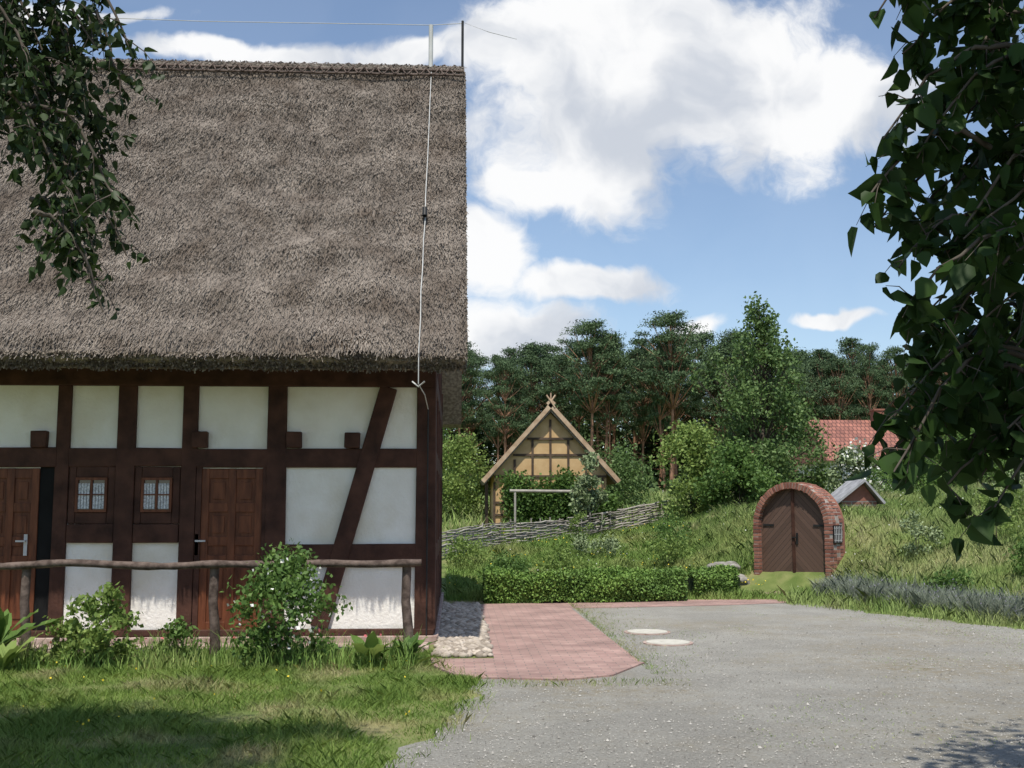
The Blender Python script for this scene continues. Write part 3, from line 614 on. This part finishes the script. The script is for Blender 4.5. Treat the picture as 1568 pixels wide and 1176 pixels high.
def bigleaf(name,x,y,n,h,mat):
    V=[];F=[]
    for i in range(n):
        a=R.uniform(0,6.283); L=h*R.uniform(.7,1.1); o=R.uniform(.25,.6); W=L*.17; d=np.array([math.cos(a)*o,math.sin(a)*o,1]); d/=np.linalg.norm(d); s=np.array([-math.sin(a),math.cos(a),0]); K=9; n0=len(V)
        for j in range(K+1):
            t=j/K; p=np.array([x,y,0])+d*L*t+np.array([math.cos(a),math.sin(a),-.8])*o*L*.6*t*t; ww=W*max(0.05,math.sin(math.pi*min(1,.0+t*1.0)))**.8; wv=.03*L*math.sin(j*2.3+i)
            V+=[p-s*ww+[0,0,.15*ww+wv],p,p+s*ww+[0,0,.15*ww-wv]]
        for j in range(K):
            q=n0+j*3; F+=[(q,q+1,q+4,q+3),(q+1,q+2,q+5,q+4)]
    mk(name,np.array(V),np.array(F),mat,None,True)
bigleaf("horseradish_plant",-4.70,11.6,16,.85,m_shrub); bigleaf("horseradish_plant.001",-4.40,11.3,11,.5,m_shrubl)
bigleaf("horseradish_plant.002",-.85,11.6,12,.45,m_shrubl); bigleaf("horseradish_plant.003",-.5,11.7,10,.38,m_shrub)
base=(8.95,32,float(gh(8.95,32)))
cl=profile_clumps(8.95,32,1.8,6.2,[1.5,2.6,4.0,5.2,6.4],[2.0,2.3,1.8,1.15,.6],110,.45)+profile_clumps(9.0,32,5.8,7.7,[5.8,7.9],[.55,.18],26,.24,1.5)
for i in range(26):
    a=R.uniform(0,6.28); q=R.uniform(.4,2.0); cl.append((8.95+q*math.cos(a),32+q*math.sin(a),7.3-q*1.15+R.uniform(-.3,.5),.12,.12,.45))
tree("pear_tree",base,6.3,.12,cl,24000,.12,.07,m_pear)
for (nm,x,y,h,r,n,mat,k) in [("elder_bush",6.6,31,2.6,1.0,7000,m_shrubl,22),("elder_bush.001",7.6,29.5,1.6,1.0,6000,m_shrub,18),("hazel_bush",.15,38,2.9,1.1,7000,m_shrubl,22),
    ("willow_bush",3.75,31.0,2.4,.5,3000,m_silver,16),("hazel_bush.001",-.9,41,3.4,1.3,6000,m_shrub,20),("garden_rose",3.3,29.4,.75,.3,600,m_shrubl,6),
    ("blossom_shrub",10.9,30,1.6,.7,3000,m_silver,14),("elder_bush.002",15.5,34,3.2,1.8,9000,m_shrub,24),("elder_bush.003",21,54,2.0,1.4,5000,m_shrub,18),("elder_bush.004",23.5,54,1.8,1.5,5000,m_pear,18),("elder_bush.005",5.8,40,2.4,1.3,6000,m_pear,20),("weed_clump",2.2,23.5,.5,.6,1500,m_shrubl,8),("weed_clump.001",1.0,21.8,.55,.5,1500,m_shrub,8),("weed_clump.002",4.6,24,.6,.7,1500,m_shrubl,8),
    ("weed_clump.003",3.2,26,.6,.6,1500,m_silver,8),("weed_clump.004",.4,24.5,.6,.6,1500,m_shrubl,8),("weed_clump.005",5.3,26.5,.8,.7,1800,m_shrub,8),
    ("mound_weed",8.6,20.5,.9,.4,900,m_silver,8),("mound_weed.001",9.8,19.8,1.0,.5,900,m_shrubl,8),("mound_weed.003",11,21,.8,.6,1200,m_shrubl,8),("mound_weed.004",12.5,24,1.0,.7,1500,m_silver,8),("mound_weed.005",7.9,17.6,.45,.4,900,m_shrub,8),("mound_weed.006",9.2,17.5,.6,.5,1000,m_shrub,8)]:
    shrub(nm,x,y,h,r,n,.11 if h>1.2 else .07,.07 if h>1.2 else .035,mat,k)
V,F=leaves(np.array([10.9,29.6,float(gh(10.9,30))+1.1])+inblob(160)*np.array([.6,.5,.7]),.09,.08); mk("shrub_blossoms",V,F,m_white)
for nm,x,y,h,r in (("maple_tree",23.5,44,8.0,3.0),("maple_tree.001",29,46,10,3.6)):
    z0=float(gh(x,y)); cl=profile_clumps(x,y,z0+1.5,z0+h,[z0+1,z0+h*.5,z0+h],[r*.7,r,r*.3],80,.85)
    tree(nm,(x,y,z0),h*.8,.2,cl,20000,.17,.12,m_pear)
# ------------------------------------------------------------------ pine forest
PF=empty("pine_forest")
protos=[]
for p in range(6):
    h=13.5; K=8; bend=R.normal(size=2)*.35; tp=[(bend[0]*math.sin(i/K*2.5),bend[1]*math.sin(i/K*2),h*.96*i/K) for i in range(K+1)]
    tb=Tubes(6); tb.add(tp,[.17*(1-.8*i/K) for i in range(K+1)])
    cs=[]; z_low=[.46,.54,.40,.50,.58,.44][p]; nC=62; sh=R.uniform(.9,1.15)
    for i in range(nC):
        t=z_low+(1-z_low)*R.uniform(0,1)**.85; u=(t-z_low)/(1-z_low); Rr=(2.5*sh)*(math.sin(math.pi*min(1,.22+.62*u))**.7)*(1-.6*u**3); a=R.uniform(0,6.283); q=Rr*math.sqrt(R.uniform(.1,1))*R.uniform(.7,1.25)
        c=np.array([q*math.cos(a)+bend[0]*.6,q*math.sin(a)+bend[1]*.6,h*t+.12*q]); rr=R.uniform(.40,.9)
        j=max(1,min(K,int(t*K-.6*u))); tb.add([tp[j],(np.array(tp[j])+c)/2+[0,0,-.1],c],[.05,.035,.015])
        cs.append(c+soft(170)*np.array([rr,rr,rr*.40])*1.1)
    for i in range(8):
        t=R.uniform(.2,.45); a=R.uniform(0,6.283); tb.add([(0,0,h*t),(math.cos(a)*1.1,math.sin(a)*1.1,h*t+.1)],[.03,.01])
    V1=np.array(tb.V);F1=np.array(tb.F); V,F=leaves(np.concatenate(cs),.24,.075,-.4)
    VV=np.concatenate([V1,V]);FF=np.concatenate([F1,F+len(V1)])
    o=mk("pine_proto",VV,FF,m_pinebark); me=o.data; me.materials.append(m_pine)
    mi=np.ones(len(FF),dtype=np.int32); mi[:len(F1)]=0; me.polygons.foreach_set("material_index",mi); bpy.data.objects.remove(o); me.name="pine_mesh"; protos.append(me)
for row,(Y0,sp) in enumerate(((80,3.0),(83,2.8),(88,2.6),(94,2.6))):
    x=-10+R.uniform(0,2)
    while x<66:
        yy=Y0+R.normal()*1.2
        topy=246+24*mn.noise((x*.09,row*.4,2))+R.normal()*9
        sc=((1.6+topy/1700*yy)-2.3)/13.5*(1-.012*row)*R.uniform(.92,1.05)
        o=bpy.data.objects.new("pine",protos[R.integers(6)]); C.objects.link(o); o.parent=PF; o.location=(x,yy,float(gh(x,yy))-.1); o.rotation_euler=(0,0,R.uniform(0,6.28)); w_=sc*R.uniform(.75,1.1); o.scale=(w_,w_,sc)
        x+=sp*R.uniform(.7,1.35)
for x,y,s in ((15.4,79,.98),(9.6,79,.93),(10.6,80,.88),(20.5,80,.90)):
    o=bpy.data.objects.new("pine",protos[R.integers(6)]); C.objects.link(o); o.parent=PF; o.location=(x,y,float(gh(x,y))-.1); o.scale=(s,s,s)
cl=[]
for i in range(620):
    if i<110: x=R.uniform(-10,62); y=R.uniform(77,81); r=R.uniform(.5,1.1); z=R.uniform(.1,1.0)
    elif i<200: x=R.uniform(-10,64); y=R.uniform(82,96); r=R.uniform(.7,1.6); z=R.uniform(.3,2.0)
    else: x=R.uniform(-12,72); y=R.uniform(98,104); r=R.uniform(1.4,2.4); z=R.uniform(.3,8.0)
    cl.append((x,y,float(gh(x,y))+z,r,r,r))
V,F=clumpleaves(cl,130000,.46,.32); mk("forest_undergrowth",V,F,m_under)
# ------------------------------------------------------------------ near trees
def twigtree(name,base,top,tr,mains,leafmat,L,W,shape,spacing,sub,down,crown,cn):
    e=empty(name); tb=Tubes(7); cs=[]
    b=np.array(base,float);t=np.array(top,float)
    tb.add([b,b*.6+t*.4+[.05,0,0],t],[tr,tr*.8,tr*.5])
    for S_,T_ in mains:
        S_=np.array(S_,float);T_=np.array(T_,float); K=9; pts=[]
        for i in range(K+1):
            u=i/K; p=S_*(1-u)+T_*u; p=p+np.array([0,0,.22*math.sin(math.pi*u)*np.linalg.norm(T_-S_)])+R.normal(size=3)*.008; pts.append(p)
        tb.add(pts,[.010*(1-.8*i/K)+.0015 for i in range(K+1)])
        pts=np.array(pts)
        for _ in range(sub):
            u=R.uniform(.15,.98)*K; i=int(u); p=pts[i]*(1-(u-i))+pts[min(K,i+1)]*(u-i); d=R.normal(size=3)*.5; d[2]-=down*.8; d=d/np.linalg.norm(d); l=R.uniform(.08,.24); q=p+d*l
            tb.add([p,(p+q)/2+[0,0,.02],q],[.003,.002,.001])
            for v in np.arange(.2,1.01,spacing/l): cs.append(p*(1-v)+q*v+R.normal(size=3)*.01)
        for u in np.arange(.15,1.0,spacing/np.linalg.norm(T_-S_)):
            i=int(u*K); f=u*K-i; cs.append(pts[i]*(1-f)+pts[min(K,i+1)]*f+R.normal(size=3)*.012)
    for c in crown:
        s=t; d=np.array(c[:3]); tb.add([s,(s+d)/2+[0,0,.25],d],[tr*.35,tr*.2,.012])
    tb.make("trunk_and_branches",m_bark,e)
    V,F=leaves(np.array(cs),L,W,down,shape); mk("hanging_leaves",V,F,leafmat,e)
    if crown:
        V,F=clumpleaves(crown,cn,L*1.3,W*1.4,.3,4); mk("crown_leaves",V,F,leafmat,e)
mains=[]
tips=[(1.60,3.48),(1.70,3.32),(1.84,3.38),(1.95,3.3),(1.62,3.0),(1.53,2.74),(1.56,2.64),(1.72,2.92),(1.66,2.5),(1.66,2.33),(1.76,2.32),(1.68,2.12),(1.62,1.95),(1.53,1.74),(1.62,1.74),(1.78,1.66),(1.98,1.60),(1.87,1.82),(1.94,2.05),(1.83,2.55),(1.88,2.8),(1.80,2.1),(1.98,2.3),(2.05,3.1),(1.93,1.72),(2.05,1.9),(1.90,3.0),(1.92,2.6),(2.02,2.75),(1.60,2.85),(2.0,3.45),(1.72,3.5),(1.75,2.7),(1.72,1.9),(1.85,2.3),(2.02,2.1),(2.05,2.5)]
for i,(x,z) in enumerate(tips):
    y=4.0+R.uniform(-.3,.45); f=y/4; mains.append(((x*f+R.uniform(.45,.75),y+R.uniform(-.3,.3),1.6+(z-1.6)*f+R.uniform(.15,.45)),(x*f,y,1.6+(z-1.6)*f)))
crown=[(4.2,4.3,4.9,.9,.8,.6),(3.7,3.6,4.9,.8,.7,.6),(4.9,4.8,5.2,.9,.8,.6),(2.6,2.8,4.3,.8,.6,.5),(2.9,3.4,3.4,.5,.6,.7),(3.0,3.7,2.3,.45,.5,.6),(2.2,2.9,4.35,.8,.5,.4),(1.9,3.2,4.5,.6,.5,.3),(4.6,3.6,3.6,.8,.8,.8),(4.3,4.2,6.0,1.1,1.1,.7),(3.4,4.7,5.2,.55,.4,.3),(4.2,4.9,5.3,.8,.5,.4)]  # includes unseen clumps toward the sun, added to shade the visible twigs
twigtree("linden_tree",(4.3,3.9,0),(4.1,3.9,3.6),.17,mains,m_linden,.086,.074,8,.043,11,.9,crown,11000)
mains=[]
tips=[(-1.45,2.46),(-1.47,2.62),(-1.38,2.70),(-1.38,2.84),(-1.50,2.75),(-1.57,2.80),(-1.66,2.94),(-1.78,3.15),(-1.53,3.30),(-1.38,3.28),(-1.36,3.48),(-1.48,3.15),(-1.62,3.15),(-1.72,3.3),(-1.85,3.3),(-1.6,3.45),(-1.5,3.5),(-1.8,3.5),(-1.52,2.95),(-1.44,3.0),(-1.9,3.2),(-1.75,3.4),(-1.65,3.6),(-1.85,3.62),(-1.7,3.2),(-1.65,3.35),(-1.78,3.42),(-1.86,3.15),(-1.9,3.45),(-1.42,2.40),(-1.33,2.62)]
for x,z in tips:
    y=4.5+R.uniform(-.25,.25); f=y/4.5; mains.append(((x*f-R.uniform(.2,.45),y+R.uniform(-.15,.15),1.6+(z-1.6)*f+R.uniform(.35,.6)),(x*f,y,1.6+(z-1.6)*f)))
crown=[(-3.6,5.3,5.9,.9,.8,.4),(-2.6,5.2,5.6,.9,.7,.35),(-4.2,5.8,6.1,1.0,.8,.5),(-1.9,4.6,5.2,.7,.6,.3),(-3.2,5.6,6.3,1.0,.7,.5),(-2.0,5.3,5.8,.6,.5,.3),(-3.4,4.6,5.4,.9,.7,.35),(-1.3,5.5,5.8,.4,.3,.2),(-2.7,5.9,6.0,.6,.35,.3),(-2.6,4.5,5.3,.8,.6,.3),(-4.4,5.0,5.8,.9,.8,.4)]
twigtree("birch_tree",(-4.6,4.6,0),(-4.0,4.6,4.9),.14,mains,m_birch,.046,.030,8,.018,12,.9,crown,48000)
# ------------------------------------------------------------------ camera, sun, world
cam=bpy.data.cameras.new("camera"); co=bpy.data.objects.new("camera",cam); C.objects.link(co); bpy.context.scene.camera=co
co.location=(0,0,1.6); co.rotation_euler=(math.radians(90+6.41),0,math.radians(-2.93)); cam.sensor_width=36; cam.lens=39.03; cam.clip_end=2000; cam.clip_start=.05
sv=Vector((-.05,-.42,.90)).normalized()
su=bpy.data.lights.new("sun","SUN"); su.energy=5.0; su.angle=math.radians(.5); su.color=(1,.95,.86); so=bpy.data.objects.new("sun",su); C.objects.link(so); so.rotation_euler=sv.to_track_quat('Z','Y').to_euler()
w=bpy.data.worlds.new("World"); bpy.context.scene.world=w; w.use_nodes=True; nt=w.node_tree; L=nt.links.new; bg=nt.nodes["Background"]
sk=N(nt,"ShaderNodeTexSky",sky_type='NISHITA'); sk.sun_disc=False; sk.sun_elevation=math.asin(sv.z); sk.sun_rotation=math.radians(180); sk.altitude=50; sk.air_density=1; sk.dust_density=.6; sk.ozone_density=1.5
STR=.15
tc=N(nt,"ShaderNodeTexCoord"); sp=N(nt,"ShaderNodeSeparateXYZ"); L(tc.outputs["Generated"],sp.inputs[0])
def mth(op,a,b=None,c=None):
    n=N(nt,"ShaderNodeMath",operation=op)
    for i,v in enumerate((a,b,c)):
        if v is None: continue
        if isinstance(v,(int,float)): n.inputs[i].default_value=v
        else: L(v,n.inputs[i])
    return n.outputs[0]
ym=mth('MAXIMUM',sp.outputs[1],.08); a_=mth('DIVIDE',sp.outputs[0],ym); e_=mth('DIVIDE',sp.outputs[2],ym)
cb=N(nt,"ShaderNodeCombineXYZ"); L(a_,cb.inputs[0]); L(e_,cb.inputs[1])
n1=N(nt,"ShaderNodeTexNoise"); n1.inputs["Scale"].default_value=9; n1.inputs["Detail"].default_value=4; L(cb.outputs[0],n1.inputs[0])
vs=N(nt,"ShaderNodeVectorMath",operation='SUBTRACT'); L(n1.outputs["Color"],vs.inputs[0]); vs.inputs[1].default_value=(.5,.5,.5)
vm=N(nt,"ShaderNodeVectorMath",operation='MULTIPLY_ADD'); L(vs.outputs[0],vm.inputs[0]); vm.inputs[1].default_value=(.12,.08,0); L(cb.outputs[0],vm.inputs[2])
ell=[(1060,130,380,170),(920,190,230,150),(1290,130,210,110),(1010,10,330,100),(820,60,160,120),(770,510,160,70),(735,390,95,85),(890,425,200,36),(400,68,280,30),(600,80,130,30),(820,270,110,60),(1280,490,90,14),(1100,500,60,22),(60,10,200,18)]
cur=None
for (x,y,ra,re) in ell:
    s=N(nt,"ShaderNodeVectorMath",operation='SUBTRACT'); L(vm.outputs[0],s.inputs[0]); s.inputs[1].default_value=((x-697)/1700,(779-y)/1680,0)
    m_=N(nt,"ShaderNodeVectorMath",operation='MULTIPLY'); L(s.outputs[0],m_.inputs[0]); m_.inputs[1].default_value=(1700/ra,1700/re,0)
    ln=N(nt,"ShaderNodeVectorMath",operation='LENGTH'); L(m_.outputs[0],ln.inputs[0]); v=mth('SUBTRACT',1,ln.outputs["Value"])
    cur=v if cur is None else mth('MAXIMUM',cur,v)
n2=N(nt,"ShaderNodeTexNoise"); n2.inputs["Scale"].default_value=11; n2.inputs["Detail"].default_value=9; n2.inputs["Roughness"].default_value=.62; L(vm.outputs[0],n2.inputs[0])
den=mth('ADD',cur,mth('MULTIPLY',mth('SUBTRACT',n2.outputs[0],.5),1.7))
mr=N(nt,"ShaderNodeMapRange",interpolation_type='SMOOTHSTEP'); L(den,mr.inputs[0]); mr.inputs[1].default_value=-.08; mr.inputs[2].default_value=.44
n4=N(nt,"ShaderNodeTexNoise"); n4.inputs["Scale"].default_value=6.5; n4.inputs["Detail"].default_value=6; mp=N(nt,"ShaderNodeMapping"); mp.inputs["Location"].default_value=(3.1,1.43,0); L(vm.outputs[0],mp.inputs[0]); L(mp.outputs[0],n4.inputs[0])
sh=N(nt,"ShaderNodeMapRange",interpolation_type='SMOOTHSTEP'); L(n4.outputs[0],sh.inputs[0]); sh.inputs[1].default_value=.36; sh.inputs[2].default_value=.56
cc=N(nt,"ShaderNodeMix",data_type='RGBA'); L(sh.outputs[0],cc.inputs[0]); cc.inputs[6].default_value=(.62/STR,.66/STR,.73/STR,1); cc.inputs[7].default_value=(1.0/STR,1.0/STR,1.0/STR,1)
mx=N(nt,"ShaderNodeMix",data_type='RGBA'); L(mth('MULTIPLY_ADD',mr.outputs[0],.92,.05),mx.inputs[0]); L(sk.outputs[0],mx.inputs[6]); L(cc.outputs[2],mx.inputs[7])
L(mx.outputs[2],bg.inputs[0]); bg.inputs[1].default_value=STR
sc=bpy.context.scene; sc.view_settings.view_transform='Standard'; sc.view_settings.look='None'; sc.view_settings.exposure=0
